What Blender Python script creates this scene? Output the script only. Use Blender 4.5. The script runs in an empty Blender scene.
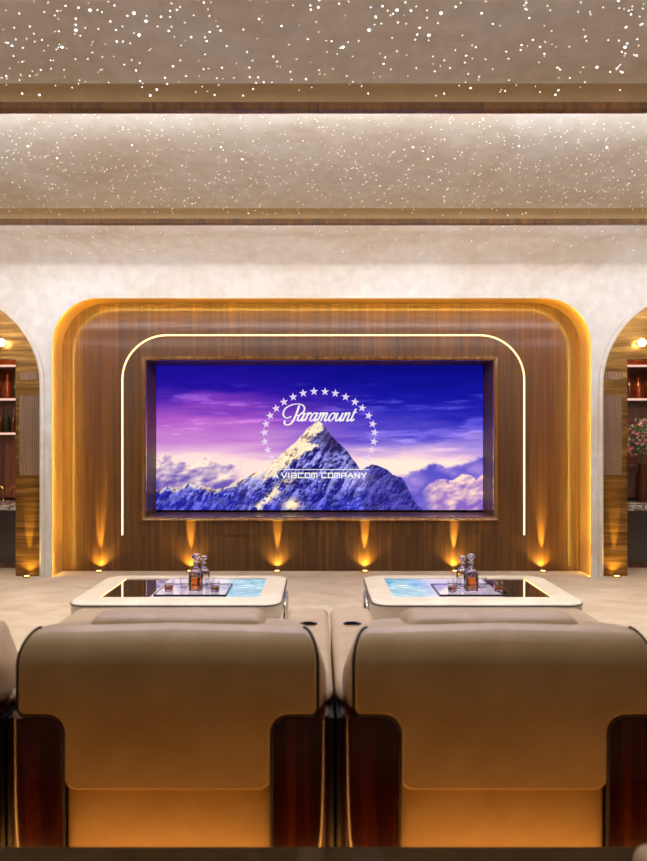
import bpy, bmesh, math, random
import numpy as np
from mathutils import Vector, Matrix
random.seed(7)
PI = math.pi
scene = bpy.context.scene
C = scene.collection
F, CX, CY, H = 690.0, 318.0, 444.5, 1.5          # focal length in px, principal point of the photograph, eye height

# ------------------------------------------------------------------ materials
def lin(c):
    return tuple(((v/255)/12.92 if v/255 <= .04045 else ((v/255+.055)/1.055)**2.4) for v in c)
def newmat(name):
    m = bpy.data.materials.new(name); m.use_nodes = True
    nt = m.node_tree
    return m, nt, nt.nodes['Principled BSDF']
def setp(b, **k):
    for n, v in k.items():
        b.inputs[n.replace('_', ' ')].default_value = v
def ramp(nt, fac, stops):
    r = nt.nodes.new('ShaderNodeValToRGB'); el = r.color_ramp.elements
    while len(el) > 1: el.remove(el[-1])
    el[0].position = stops[0][0]; el[0].color = (*stops[0][1], 1)
    for p, c in stops[1:]:
        e = el.new(p); e.color = (*c, 1)
    nt.links.new(fac, r.inputs[0]); return r.outputs[0]
def coords(nt, scale=(1, 1, 1), rot=(0, 0, 0)):
    t = nt.nodes.new('ShaderNodeTexCoord'); m = nt.nodes.new('ShaderNodeMapping')
    m.inputs['Scale'].default_value = scale; m.inputs['Rotation'].default_value = rot
    nt.links.new(t.outputs['Object'], m.inputs[0]); return m.outputs[0]
def noise(nt, vec, s, detail=4, rough=.55, dist=0):
    n = nt.nodes.new('ShaderNodeTexNoise'); n.inputs['Scale'].default_value = s
    n.inputs['Detail'].default_value = detail; n.inputs['Roughness'].default_value = rough
    n.inputs['Distortion'].default_value = dist
    nt.links.new(vec, n.inputs['Vector']); return n.outputs['Fac']
def mixc(nt, a, b, f, mode='MIX'):
    n = nt.nodes.new('ShaderNodeMix'); n.data_type = 'RGBA'; n.blend_type = mode
    for s, v in ((n.inputs[0], f), (n.inputs[6], a), (n.inputs[7], b)):
        if hasattr(v, 'default_value'): nt.links.new(v, s)
        elif isinstance(v, (int, float)): s.default_value = v
        else: s.default_value = (*v, 1)
    return n.outputs[2]
def bump(nt, b, h, s, d=.01):
    n = nt.nodes.new('ShaderNodeBump'); n.inputs['Strength'].default_value = s; n.inputs['Distance'].default_value = d
    nt.links.new(h, n.inputs['Height']); nt.links.new(n.outputs[0], b.inputs['Normal'])
def plain(name, col, rough=.5, metal=0, var=.0, nscale=30, **k):
    m, nt, b = newmat(name)
    setp(b, Roughness=rough, Metallic=metal, **k)
    c = lin(col)
    n = noise(nt, coords(nt), nscale)
    o = ramp(nt, n, [(.3, tuple(v*(1-var) for v in c)), (.7, tuple(min(1, v*(1+var)) for v in c))])
    nt.links.new(o, b.inputs['Base Color'])
    return m
def emis(name, col, s, sample=True):
    m, nt, b = newmat(name)
    nt.nodes.remove(b); e = nt.nodes.new('ShaderNodeEmission')
    e.inputs[0].default_value = (*lin(col), 1); e.inputs[1].default_value = s
    nt.links.new(e.outputs[0], nt.nodes['Material Output'].inputs[0])
    if not sample: m.cycles.emission_sampling = 'NONE'
    return m

def mat_plaster():
    m, nt, b = newmat('plaster'); v = coords(nt)
    n1 = noise(nt, v, 1.1, 6, .6, .6); n2 = noise(nt, v, 9, 5, .6)
    c1 = ramp(nt, n1, [(.3, lin((196, 184, 166))), (.5, lin((210, 203, 192))), (.72, lin((216, 213, 208)))])
    c2 = ramp(nt, n2, [(.3, (.86, .84, .82)), (.7, (1, 1, 1))])
    nt.links.new(mixc(nt, c1, c2, 1, 'MULTIPLY'), b.inputs['Base Color'])
    setp(b, Roughness=.8); bump(nt, b, n2, .15, .004); return m
def mat_floor():
    m, nt, b = newmat('stone_carpet'); v = coords(nt); v2 = coords(nt, (1, 1.5, 1))
    n1 = noise(nt, v2, 2.6, 7, .62, .3); n2 = noise(nt, v, 60, 3, .6)
    c1 = ramp(nt, n1, [(.28, lin((184, 164, 138))), (.5, lin((202, 184, 160))), (.7, lin((216, 202, 182)))])
    c2 = ramp(nt, n2, [(.35, (.86, .84, .82)), (.65, (1, 1, 1))])
    nt.links.new(mixc(nt, c1, c2, 1, 'MULTIPLY'), b.inputs['Base Color'])
    setp(b, Roughness=.62); bump(nt, b, n2, .3, .004); return m
def mat_platform():
    m, nt, b = newmat('dark_carpet'); v = coords(nt)
    n1 = noise(nt, v, 14, 5); n2 = noise(nt, v, 260, 2)
    nt.links.new(ramp(nt, n1, [(.3, lin((66, 48, 20))), (.7, lin((88, 66, 32)))]), b.inputs['Base Color'])
    setp(b, Roughness=.95); bump(nt, b, n2, .4, .005); return m
def mat_wood(name, dark, mid, light, axis='Z', plank=.235, rough=.28, coat=.6, ps=.55, fine=1.0, spec=.5):
    """grain runs along axis; planks repeat across it"""
    m, nt, b = newmat(name)
    if axis == 'Z': sc = (16*fine, 16*fine, .35); pl = (1, 1, 0)
    else: sc = (.35, .35, 16*fine); pl = (0, 0, 1)
    g1 = noise(nt, coords(nt, sc), 1.3, 6, .62, .3)
    g2 = noise(nt, coords(nt, tuple(s*5 for s in sc)), 1.0, 3, .6)
    col = ramp(nt, g1, [(.28, lin(dark)), (.5, lin(mid)), (.74, lin(light))])
    fg = ramp(nt, g2, [(.3, (.74, .72, .70)), (.65, (1.0, 1.0, 1.0))])
    col = mixc(nt, col, fg, 1, 'MULTIPLY')
    # plank tone and seams
    t = nt.nodes.new('ShaderNodeTexCoord'); s = nt.nodes.new('ShaderNodeSeparateXYZ'); nt.links.new(t.outputs['Object'], s.inputs[0])
    d = nt.nodes.new('ShaderNodeMath'); d.operation = 'DIVIDE'; nt.links.new(s.outputs['X' if axis == 'Z' else 'Z'], d.inputs[0]); d.inputs[1].default_value = plank
    fl = nt.nodes.new('ShaderNodeMath'); fl.operation = 'FLOOR'; nt.links.new(d.outputs[0], fl.inputs[0])
    wn = nt.nodes.new('ShaderNodeTexWhiteNoise'); wn.noise_dimensions = '1D'; nt.links.new(fl.outputs[0], wn.inputs['W'])
    tone = ramp(nt, wn.outputs['Value'], [(0, (1-ps*.5,)*3), (1, (1, 1, 1))])
    col = mixc(nt, col, tone, 1, 'MULTIPLY')
    fr = nt.nodes.new('ShaderNodeMath'); fr.operation = 'FRACT'; nt.links.new(d.outputs[0], fr.inputs[0])
    seam = ramp(nt, fr.outputs[0], [(0, (.45, .45, .45)), (.025, (1, 1, 1)), (.975, (1, 1, 1)), (1, (.45, .45, .45))])
    col = mixc(nt, col, seam, 1, 'MULTIPLY')
    nt.links.new(col, b.inputs['Base Color'])
    setp(b, Roughness=rough, Coat_Weight=coat, Coat_Roughness=.08, Specular_IOR_Level=spec)
    bump(nt, b, g2, .12, .003)
    return m
def mat_brass():
    m, nt, b = newmat('brushed_brass')
    g1 = noise(nt, coords(nt, (.6, .6, 9)), 2.0, 6, .6); g2 = noise(nt, coords(nt, (3, 3, 180)), 1, 3, .6)
    col = ramp(nt, g1, [(.3, lin((78, 50, 18))), (.5, lin((132, 94, 42))), (.72, lin((184, 142, 78)))])
    col = mixc(nt, col, ramp(nt, g2, [(.3, (.7, .7, .7)), (.65, (1, 1, 1))]), 1, 'MULTIPLY')
    nt.links.new(col, b.inputs['Base Color']); setp(b, Roughness=.3, Metallic=.75); bump(nt, b, g2, .2, .002)
    return m
def mat_leather(name, a, c, rough=.5):
    m, nt, b = newmat(name); v = coords(nt)
    n1 = noise(nt, v, 5, 4, .6, .5); n2 = noise(nt, v, 160, 3)
    nt.links.new(ramp(nt, n1, [(.32, lin(a)), (.68, lin(c))]), b.inputs['Base Color'])
    setp(b, Roughness=rough); bump(nt, b, n2, .2, .002); return m
def mat_marble():
    m, nt, b = newmat('dark_marble'); v = coords(nt, (1, 1, 3))
    n1 = noise(nt, v, 7, 8, .7, 1.4)
    nt.links.new(ramp(nt, n1, [(.35, lin((60, 50, 44))), (.5, lin((120, 108, 96))), (.56, lin((210, 200, 186))), (.66, lin((96, 84, 72)))]), b.inputs['Base Color'])
    setp(b, Roughness=.15); return m
def mat_glass(name, col=(1, 1, 1), rough=0.0):
    m, nt, b = newmat(name)
    n = noise(nt, coords(nt), 20)
    nt.links.new(ramp(nt, n, [(0, tuple(v*.97 for v in col)), (1, col)]), b.inputs['Base Color'])
    setp(b, Roughness=rough, Transmission_Weight=1.0, IOR=1.5); return m
def mat_colattr(name, s):
    m, nt, b = newmat(name); nt.nodes.remove(b)
    a = nt.nodes.new('ShaderNodeVertexColor'); a.layer_name = 'Col'
    e = nt.nodes.new('ShaderNodeEmission'); e.inputs[1].default_value = s
    nt.links.new(a.outputs[0], e.inputs[0]); nt.links.new(e.outputs[0], nt.nodes['Material Output'].inputs[0]); return m
def mat_reflection(name):  # glowing cyan to white colours imitate the cinema screen mirrored in the glass
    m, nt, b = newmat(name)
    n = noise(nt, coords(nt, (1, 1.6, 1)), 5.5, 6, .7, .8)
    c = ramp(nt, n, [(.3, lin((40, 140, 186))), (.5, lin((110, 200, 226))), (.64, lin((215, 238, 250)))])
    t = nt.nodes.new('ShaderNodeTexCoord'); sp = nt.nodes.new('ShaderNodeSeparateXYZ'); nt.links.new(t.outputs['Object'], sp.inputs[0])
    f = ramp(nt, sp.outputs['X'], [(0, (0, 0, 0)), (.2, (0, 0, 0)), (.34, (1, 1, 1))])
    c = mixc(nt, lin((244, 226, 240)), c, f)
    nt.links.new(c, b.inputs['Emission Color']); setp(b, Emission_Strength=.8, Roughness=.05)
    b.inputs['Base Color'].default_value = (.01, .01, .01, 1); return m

M = dict(
    plaster=mat_plaster(), floor=mat_floor(), platform=mat_platform(),
    wood=mat_wood('amber_veneer', (54, 29, 4), (84, 51, 9), (110, 73, 17), coat=.10, rough=.52, spec=.3),
    beam=mat_wood('beam_veneer', (84, 50, 12), (116, 74, 22), (146, 98, 34), plank=.5, rough=.45, coat=.2),
    redwood=mat_wood('dark_lacquered_rosewood', (24, 6, 5), (58, 18, 12), (96, 36, 22), plank=5, rough=.16, coat=.8, ps=.1),
    barwood=mat_wood('red_bar_veneer', (66, 26, 12), (120, 56, 26), (160, 86, 44), plank=.14, rough=.35, coat=.3),
    barcab=mat_wood('dark_bar_veneer', (16, 8, 6), (34, 16, 10), (52, 24, 14), plank=.3),
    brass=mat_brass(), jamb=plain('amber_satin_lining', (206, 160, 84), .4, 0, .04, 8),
    flute=plain('fluted_glass', (160, 130, 108), .22, .6, .1),
    leather=mat_leather('cream_leather', (190, 164, 118), (206, 182, 138)),
    tleather=mat_leather('ivory_leather', (204, 190, 168), (216, 204, 184), .42),
    piping=plain('navy_piping', (14, 12, 18), .4),
    chrome=plain('chrome', (216, 208, 200), .08, 1),
    steel=plain('black_steel', (20, 17, 16), .35, .3),
    brassp=plain('polished_brass', (214, 160, 84), .15, 1),
    mirror=plain('smoked_table_glass', (226, 218, 222), .02, 1),
    tray=mat_glass('tray_glass'),
    glass=mat_glass('clear_glass'), crystal=mat_glass('cut_crystal', (1, 1, 1), .02), whiskey=mat_glass('whiskey', lin((224, 120, 48))),
    marble=mat_marble(), screen_reflection=mat_reflection('painted_screen_reflection'),
    led_amber=emis('led_amber', (255, 204, 84), 300), led_line=emis('led_line', (255, 214, 150), 2.6), led_halo=emis('led_halo', (255, 216, 150), 26),
    led_warm=[emis('led_warm_%d' % k, c, v) for k, (c, v) in enumerate((((255, 236, 214), 2), ((248, 245, 248), 108), ((246, 247, 250), 168), ((236, 238, 255), 104)))], led_step=emis('led_step', (255, 170, 76), 24),
    led_shelf=emis('led_shelf', (255, 206, 184), 1.0), led_edge=emis('led_edge', (255, 214, 150), 2.2),
    bulb=emis('bulb', (255, 230, 190), 30), lens=emis('uplight_lens', (255, 200, 110), 9),
    star=emis('fibre_star', (255, 250, 248), 5.0, False), stardim=emis('fibre_star_dim', (255, 250, 250), 3.4, False),
    bottle_g=plain('bottle_green', (30, 46, 26), .1), bottle_b=plain('bottle_brown', (70, 32, 16), .1),
    bottle_a=plain('bottle_amber', (120, 60, 24), .12), bezel=plain('bezel', (14, 12, 20), .2),
    leaf=plain('leaf', (70, 96, 60), .6, 0, .3), petal=plain('petal', (206, 120, 130), .6, 0, .25), petal2=plain('petal_white', (224, 214, 196), .6),
    hole=plain('matte_black', (6, 5, 6), 1.0, Specular_IOR_Level=.05), ink=emis('logo_light', (232, 212, 240), 1.0, False), inkw=emis('logo_white', (250, 245, 240), 1.0, False),
)

# ------------------------------------------------------------------ mesh helpers
class MB:
    def __init__(s): s.v = []; s.f = []
    def add(s, vs, fs):
        o = len(s.v); s.v += [tuple(p) for p in vs]; s.f += [tuple(i+o for i in f) for f in fs]; return s
    def box(s, x0, x1, y0, y1, z0, z1):
        vs = [(x, y, z) for z in (z0, z1) for y in (y0, y1) for x in (x0, x1)]
        return s.add(vs, [(0, 2, 3, 1), (4, 5, 7, 6), (0, 1, 5, 4), (2, 6, 7, 3), (0, 4, 6, 2), (1, 3, 7, 5)])
    def rbox(s, x0, x1, y0, y1, z0, z1, r=.02, seg=3):
        bm = bmesh.new(); bmesh.ops.create_cube(bm, size=1)
        for v in bm.verts:
            v.co = Vector(((x0+x1)/2+v.co.x*(x1-x0), (y0+y1)/2+v.co.y*(y1-y0), (z0+z1)/2+v.co.z*(z1-z0)))
        r = min(r, (x1-x0)/2.05, (y1-y0)/2.05, (z1-z0)/2.05)
        bmesh.ops.bevel(bm, geom=bm.edges[:], offset=r, segments=seg, profile=.5, affect='EDGES')
        s.addbm(bm); return s
    def addbm(s, bm):
        bm.verts.index_update()
        s.add([v.co.copy() for v in bm.verts], [[v.index for v in f.verts] for f in bm.faces]); bm.free()
    def lathe(s, prof, cx=0, cy=0, cz=0, n=24, sq=0):
        vs = []; fs = []
        for r, z in prof:
            for k in range(n):
                a = 2*PI*(k+.5)/n; q = 1
                if sq: q = 1/ (abs(math.cos(a))**sq+abs(math.sin(a))**sq)**(1/sq)
                vs.append((cx+r*q*math.cos(a), cy+r*q*math.sin(a), cz+z))
        m = len(prof)
        for i in range(m-1):
            for k in range(n):
                k2 = (k+1) % n; fs.append((i*n+k, i*n+k2, (i+1)*n+k2, (i+1)*n+k))
        if prof[0][0] > 1e-6: fs.append(tuple(range(n-1, -1, -1)))
        if prof[-1][0] > 1e-6: fs.append(tuple((m-1)*n+k for k in range(n)))
        return s.add(vs, fs)
    def tube(s, pts, r, n=8, closed=False):
        pts = [Vector(p) for p in pts]; m = len(pts); vs = []; fs = []
        up = None
        for i, p in enumerate(pts):
            a = pts[(i-1) % m] if (closed or i > 0) else p
            b = pts[(i+1) % m] if (closed or i < m-1) else p
            t = (b-a).normalized()
            if up is None:
                up = Vector((0, 0, 1)) if abs(t.z) < .9 else Vector((0, 1, 0))
                if abs(t.y) < .1: up = Vector((0, 1, 0))
            x = t.cross(up).normalized(); u = x.cross(t).normalized(); up = u
            for k in range(n):
                an = 2*PI*k/n; vs.append(p+x*math.cos(an)*r+u*math.sin(an)*r)
        for i in range(m if closed else m-1):
            j = (i+1) % m
            for k in range(n):
                k2 = (k+1) % n; fs.append((i*n+k, i*n+k2, j*n+k2, j*n+k))
        if not closed: fs += [tuple(range(n-1, -1, -1)), tuple((m-1)*n+k for k in range(n))]
        return s.add(vs, fs)
    def loft(s, loops, cap0=True, cap1=True, closed=True):
        n = len(loops[0]); vs = [p for l in loops for p in l]; fs = []
        for i in range(len(loops)-1):
            for k in range(n if closed else n-1):
                k2 = (k+1) % n; fs.append((i*n+k, i*n+k2, (i+1)*n+k2, (i+1)*n+k))
        if cap0: fs.append(tuple(range(n-1, -1, -1)))
        if cap1: fs.append(tuple((len(loops)-1)*n+k for k in range(n)))
        return s.add(vs, fs)
    def prism_xz(s, poly, y0, y1):
        n = len(poly)
        from mathutils.geometry import tessellate_polygon
        tr = tessellate_polygon([[Vector((x, z, 0)) for x, z in poly]])
        vs = [(x, y0, z) for x, z in poly]+[(x, y1, z) for x, z in poly]
        fs = [tuple(t) for t in tr]+[tuple(i+n for i in reversed(t)) for t in tr]
        fs += [(k, (k+1) % n, n+(k+1) % n, n+k) for k in range(n)]
        return s.add(vs, fs)
    def build(s, name, mat, parent=None, smooth=False, bevel=0, sharp=35):
        me = bpy.data.meshes.new(name); me.from_pydata(s.v, [], s.f); me.update()
        bm = bmesh.new(); bm.from_mesh(me)
        bmesh.ops.recalc_face_normals(bm, faces=bm.faces)
        if bevel:
            es = [e for e in bm.edges if len(e.link_faces) == 2 and e.calc_face_angle(0) > .6]
            bmesh.ops.bevel(bm, geom=es, offset=bevel, segments=2, profile=.5, affect='EDGES')
        bm.to_mesh(me); bm.free()
        if smooth:
            me.polygons.foreach_set('use_smooth', [True]*len(me.polygons))
            me.set_sharp_from_angle(angle=math.radians(sharp))
        me.materials.append(mat)
        o = bpy.data.objects.new(name, me); C.objects.link(o)
        if parent: o.parent = parent
        return o
def empty(name, label, cat, loc=(0, 0, 0), rz=0, group=None):
    o = bpy.data.objects.new(name, None); C.objects.link(o); o.location = loc; o.rotation_euler.z = rz
    o.empty_display_size = .05
    return tag(o, label, cat, group)
def tag(o, label, cat, group=None, kind=None):
    o['label'] = label; o['category'] = cat
    if group: o['group'] = group
    if kind: o['kind'] = kind
    return o
def struct(o, label=None, cat=None):
    o['kind'] = 'structure'
    if label: o['label'] = label
    if cat: o['category'] = cat
    return o
def copy_tree(o, parent=None):
    c = o.copy(); C.objects.link(c); c.parent = parent
    for ch in list(o.children): copy_tree(ch, c)
    return c
def arc(cx, cz, rx, rz, a0, a1, n):
    return [(cx+rx*math.cos(math.radians(a0+(a1-a0)*i/n)), cz+rz*math.sin(math.radians(a0+(a1-a0)*i/n))) for i in range(n+1)]
def rrect(x0, x1, y0, y1, r, n=6):
    return arc(x1-r, y1-r, r, r, 0, 90, n)+arc(x0+r, y1-r, r, r, 90, 180, n)+arc(x0+r, y0+r, r, r, 180, 270, n)+arc(x1-r, y0+r, r, r, 270, 360, n)
def pt(px, py, d): return ((px-CX)*d/F, d, H-(py-CY)*d/F)
def light(name, kind, loc, col, power, parent=None, target=None, **k):
    l = bpy.data.lights.new(name, kind); l.color = lin(col); l.energy = power
    for a, v in k.items(): setattr(l, a, v)
    o = bpy.data.objects.new(name, l); C.objects.link(o); o.location = loc
    if target is not None: o.rotation_euler = (Vector(target)-Vector(loc)).to_track_quat('-Z', 'Y').to_euler()
    if parent: o.parent = parent
    return o

# ------------------------------------------------------------------ room shell
YW, YF, YS = 8.18, 7.81, 8.65          # wood wall, plaster wall face, screen
XL, XR, YB = -5.6, 5.7, -2.6
struct(MB().box(XL-.15, XR+.15, 2.0, 9.35, -.12, 0).build('floor', M['floor']))
struct(MB().rbox(XL, XR, YB, 2.067, 0, .30, .012, 2).build('floor_platform', M['platform'], smooth=True), 'raised dark carpeted platform behind the seats', 'platform')

# ceiling: bays with a lip in front of each beam, ending in a cove that runs down to the front wall
prof = []
def bay(y0, y1):
    prof.extend([(y0, 3.60), (y0, 3.79), (y0+.5, 3.765), ((y0+y1)/2, 3.72), (y1-.14, 3.660)])
    for i in range(1, 7):
        a = i/6*PI/2; prof.append((y1-.14+.14*math.sin(a)**1.4, 3.585+.075*math.cos(a)**.8))
beams = [-.1, 2.03, 4.20, 6.37]
prof = [(YB, 3.67), (-.38, 3.67), (-.1, 3.582)]
for a, b in zip(beams[:-1], beams[1:]): bay(a+.06, b)
prof += [(6.43, 3.60), (6.43, 3.78), (6.7, 3.765), (7.0, 3.73)]
prof += [(7.20+.61*math.sin(math.radians(a)), 3.25+.465*math.cos(math.radians(a))) for a in range(5, 91, 5)]
def ceil_z(y):
    for (a, za), (b, zb) in zip(prof[:-1], prof[1:]):
        if b > a and a <= y <= b: return za+(zb-za)*(y-a)/(b-a)
    return 3.6
m = MB()
loops = [[(XL, y, z) for y, z in prof], [(XR, y, z) for y, z in prof]]
n = len(prof)
m.add(loops[0]+loops[1]+[(XL, y, 4.0) for y, z in prof]+[(XR, y, 4.0) for y, z in prof],
      [(i, i+1, n+i+1, n+i) for i in range(n-1)]+[(2*n+i, 3*n+i, 3*n+i+1, 2*n+i+1) for i in range(n-1)]
      + [(i, 2*n+i, 2*n+i+1, i+1) for i in range(n-1)]+[(n+i, n+i+1, 3*n+i+1, 3*n+i) for i in range(n-1)]
      + [(0, n, 3*n, 2*n), (n-1, 3*n-1, 4*n-1, 2*n-1)])
ce = struct(m.build('ceiling', M['plaster'], smooth=True, sharp=50))
ce.data.materials.append(plain('lip_shade_plaster', (158, 130, 92), .8, 0, .08, 6))  # tan colour paints in the dim, warm light on each beam's lip
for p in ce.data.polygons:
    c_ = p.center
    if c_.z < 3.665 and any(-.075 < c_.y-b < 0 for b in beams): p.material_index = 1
for i, b in enumerate(beams):
    struct(MB().rbox(XL, XR, b, b+.06, 3.540, 3.590, .004, 1).build('trim_%d' % (i+1), M['beam']), 'wooden ceiling beam', 'beam')
# hidden cove strips on the far side of every beam
cove_labels = ['warm cove light strip behind the rearmost wooden ceiling beam', 'warm cove light strip above the recliners behind the ceiling beam',
               'warm cove light strip glowing behind the nearer visible ceiling beam', 'warm cove light strip glowing behind the farther ceiling beam']
for b, lb, q in zip(beams, cove_labels, (0, 1, 2, 3)):
    s = tag(MB().box(XL+.1, XR-.1, b+.0605, b+.0705, 3.578, 3.598).build('cove_light_strip', M['led_warm'][q]), lb, 'light strip', 'cove light strips behind the beams')

# plaster front wall with the screen recess and two arches, all open to the floor
RX0, RX1, RZ, RR = -3.033, 3.113, 3.18, .54
AZ, AR = 2.17, 1.04
ALx, ARx = -3.147, 3.226              # edges of the arches next to the recess
poly = [(XL, 0), (XL, 3.25), (XR, 3.25), (XR, 0), (ARx+2*AR, 0)]
poly += arc(ARx+AR, AZ, AR, AR, 0, 180, 40)
poly += [(ARx, 0), (RX1, 0)]+arc(RX1-RR, RZ-RR, RR, RR, 0, 90, 16)+arc(RX0+RR, RZ-RR, RR, RR, 90, 180, 16)+[(RX0, 0), (ALx, 0)]
poly += arc(ALx-AR, AZ, AR, AR, 0, 180, 40)+[(ALx-2*AR, 0)]
struct(MB().prism_xz(poly, YF, YW).build('wall_front', M['plaster'], smooth=True, sharp=40))
for nm, x in (('wall_left', XL), ('wall_right', XR)):
    struct(MB().box(x-.15 if x < 0 else x, x if x < 0 else x+.15, YB-.15, 9.35, 0, 4.0).build(nm, M['plaster']))
struct(MB().box(XL, XR, YB-.15, YB, 0, 4.0).build('wall_back', M['barcab']))

# wood wall inside the recess with the screen opening
SX0, SX1, SZ0, SZ1 = -2.027, 2.072, .652, 2.49
def ring_wall(m, x0, x1, z0, z1, hx0, hx1, hz0, hz1, y0, y1):
    m.box(x0, hx0, y0, y1, z0, z1); m.box(hx1, x1, y0, y1, z0, z1); m.box(hx0, hx1, y0, y1, z0, hz0); m.box(hx0, hx1, y0, y1, hz1, z1)
m = MB(); ring_wall(m, RX0-.1, RX1+.1, 0, 3.4, SX0, SX1, SZ0, SZ1, YW, YW+.55)
struct(m.build('wall_recess', M['wood']), 'glossy amber wood wall with vertical grain', 'wall')
struct(MB().box(SX0-.2, SX1+.2, YW+.55, YW+.65, .4, 2.7).build('wall_behind_screen', M['steel']))
# raised inner panel, rounded at the top, framed by a glowing line
PX0, PX1, PZ, PR, PY, PB = -2.305, 2.43, 2.785, .52, 8.166, .43
def pouter(e=0, zb=PB): return [(PX1+e, zb)]+arc(PX1-PR, PZ-PR, PR+e, PR+e, 0, 90, 14)+arc(PX0+PR, PZ-PR, PR+e, PR+e, 90, 180, 14)+[(PX0-e, zb)]
po = pouter(0)
poly = [(PX0, PB)]+[(SX0-.03, PB)]+[(SX0-.03, SZ1+.03), (SX1+.03, SZ1+.03), (SX1+.03, PB)]+po[:-1]
m = MB(); m.prism_xz(poly, PY, YW-.001)
m.box(SX0-.03, SX1+.03, PY, YW-.001, PB, SZ0-.03)
struct(m.build('trim_5', M['wood']), 'raised glossy wood panel around the screen', 'panel')
t = tag(MB().tube([(x, YW-.030, z) for x, z in pouter(.006)], .010, 8).build('light_line', M['led_line'], smooth=True),
        'glowing warm white light line curving around the raised screen panel', 'light strip')
# glossy frame of the opening
fr = empty('screen_frame', 'glossy wood border around the big cinema screen', 'frame', (0, YW-.05, 0))
def fpiece(a, b, c, d):  # mitred bar from outer corner a,b to inner corner d,c
    yo = [0, -.022, -.022, .0]
    def P(o, i, t): return (o[0]+(i[0]-o[0])*t, o[1]+(i[1]-o[1])*t)
    loops = []
    for (o, i) in ((a, d), (b, c)):
        l = []
        for tt, yy in ((0, .02), (0, -.012), (.25, -.03), (.7, -.02), (1, 0), (1, .06)):
            p = P(o, i, tt); l.append((p[0], yy, p[1]))
        loops.append(l)
    return MB().loft(loops)
fo = .05; O = [(SX0-fo, SZ0-fo), (SX1+fo, SZ0-fo), (SX1+fo, SZ1+fo), (SX0-fo, SZ1+fo)]; I = [(SX0, SZ0), (SX1, SZ0), (SX1, SZ1), (SX0, SZ1)]
framewood = mat_wood('frame_veneer', (96, 60, 24), (134, 90, 42), (166, 118, 62), plank=3, rough=.12, coat=1)
for k, nm in enumerate(('bottom_rail', 'side_stile', 'top_rail', 'side_stile')):
    j = (k+1) % 4
    fpiece(O[k], O[j], I[j], I[k]).build(nm, framewood, fr)

# amber strip hidden behind the lip of the recess, shining on the jamb and the wood wall
lipo = [(RX1, 0)]+arc(RX1-RR, RZ-RR, RR, RR, 0, 90, 16)+arc(RX0+RR, RZ-RR, RR, RR, 90, 180, 16)+[(RX0, 0)]
def inset_arch(e): return [(RX1-e, 0)]+arc(RX1-RR, RZ-RR, RR-e, RR-e, 0, 90, 16)+arc(RX0+RR, RZ-RR, RR-e, RR-e, 90, 180, 16)+[(RX0+e, 0)]
def archring(e0, e1, y0, y1):
    A, B = inset_arch(e0), inset_arch(e1)
    loops = [[(a[0], y0, a[1]), (b[0], y0, b[1]), (b[0], y1, b[1]), (a[0], y1, a[1])] for a, b in zip(A, B)]
    return MB().loft(loops)
struct(archring(0, .024, YF-.002, YF+.010).build('trim_6', M['plaster'], smooth=True), 'thin plaster lip around the recess', 'trim')
AA, BB = inset_arch(.008), inset_arch(.017)
rs = tag(MB().loft([[(a[0], YF+.011, a[1]), (b[0], YF+.020, b[1])] for a, b in zip(AA, BB)], False, False, False).build('recess_light_strip', M['led_amber']), 'amber light strip glowing around the rounded wall recess', 'light strip')
AA, BB = inset_arch(.0088), inset_arch(.0186)
MB().loft([[(a[0], YF+.0102, a[1]), (b[0], YF+.020, b[1])] for a, b in zip(AA, BB)], False, False, False).build('strip_housing', M['steel'], rs)

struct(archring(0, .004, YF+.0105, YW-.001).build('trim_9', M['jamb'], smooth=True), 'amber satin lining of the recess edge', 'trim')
# arch mouldings
for i, (xe, sg, side) in enumerate(((ALx, -1, 'left'), (ARx, 1, 'right'))):
    cx = xe+sg*AR
    o = [(cx+AR+.05, 0)]+arc(cx, AZ, AR+.05, AR+.05, 0, 180, 40)+[(cx-AR-.05, 0)]
    inn = [(cx+AR, 0)]+arc(cx, AZ, AR, AR, 0, 180, 40)+[(cx-AR, 0)]
    loops = [[(a[0], YF, a[1]), (a[0], YF-.018, a[1]), (a[0]*.4+b[0]*.6, YF-.026, a[1]*.4+b[1]*.6), (b[0], YF-.012, b[1]), (b[0], YF, b[1])] for a, b in zip(o, inn)]
    struct(MB().loft(loops).build('trim_%d' % (7+i), M['plaster'], smooth=True), 'plaster moulding around the %s arch' % side, 'trim')
    # brass screen standing inside the arch, with an opening to the bar
    r = empty('brass_panel', 'brushed brass panel with fluted inset filling the %s arch, opening to the bar' % side, 'panel', (0, 7.87, 0), group='brass panels in the arches')
    xi = xe+sg*.302; dtop = 2.47; xo = xe+sg*1.72
    ar = [(cx+(AR-.004)*math.cos(math.radians(a)), AZ+(AR-.004)*math.sin(math.radians(a))) for a in range(0, 181, 5)]
    pl = [(cx+AR-.004, 0)]+ar+[(cx-AR+.004, 0)]
    a_, b_ = min(xi, xo), max(xi, xo)
    pl += [(a_, 0), (a_, dtop), (b_, dtop), (b_, 0)]
    MB().prism_xz(pl, 0, .05).build('brass_sheet', M['brass'], r)
    mm = MB()
    fx0, fx1 = sorted((xe+sg*.03, xe+sg*.24 if sg > 0 else xe+sg*.26))
    for (za, zb) in ((1.15, 2.06), (2.24, 2.32)):
        nf = 9; w = (fx1-fx0)/nf
        for k in range(nf):
            x = fx0+w*k
            pr = [(x+w/2+w/2*math.cos(math.radians(a)), -.012*math.sin(math.radians(a))) for a in range(0, 181, 30)]
            mm.loft([[(q[0], q[1], za) for q in pr], [(q[0], q[1], zb) for q in pr]])
    mm.build('fluted_inset', M['flute'], r, smooth=True)

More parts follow.
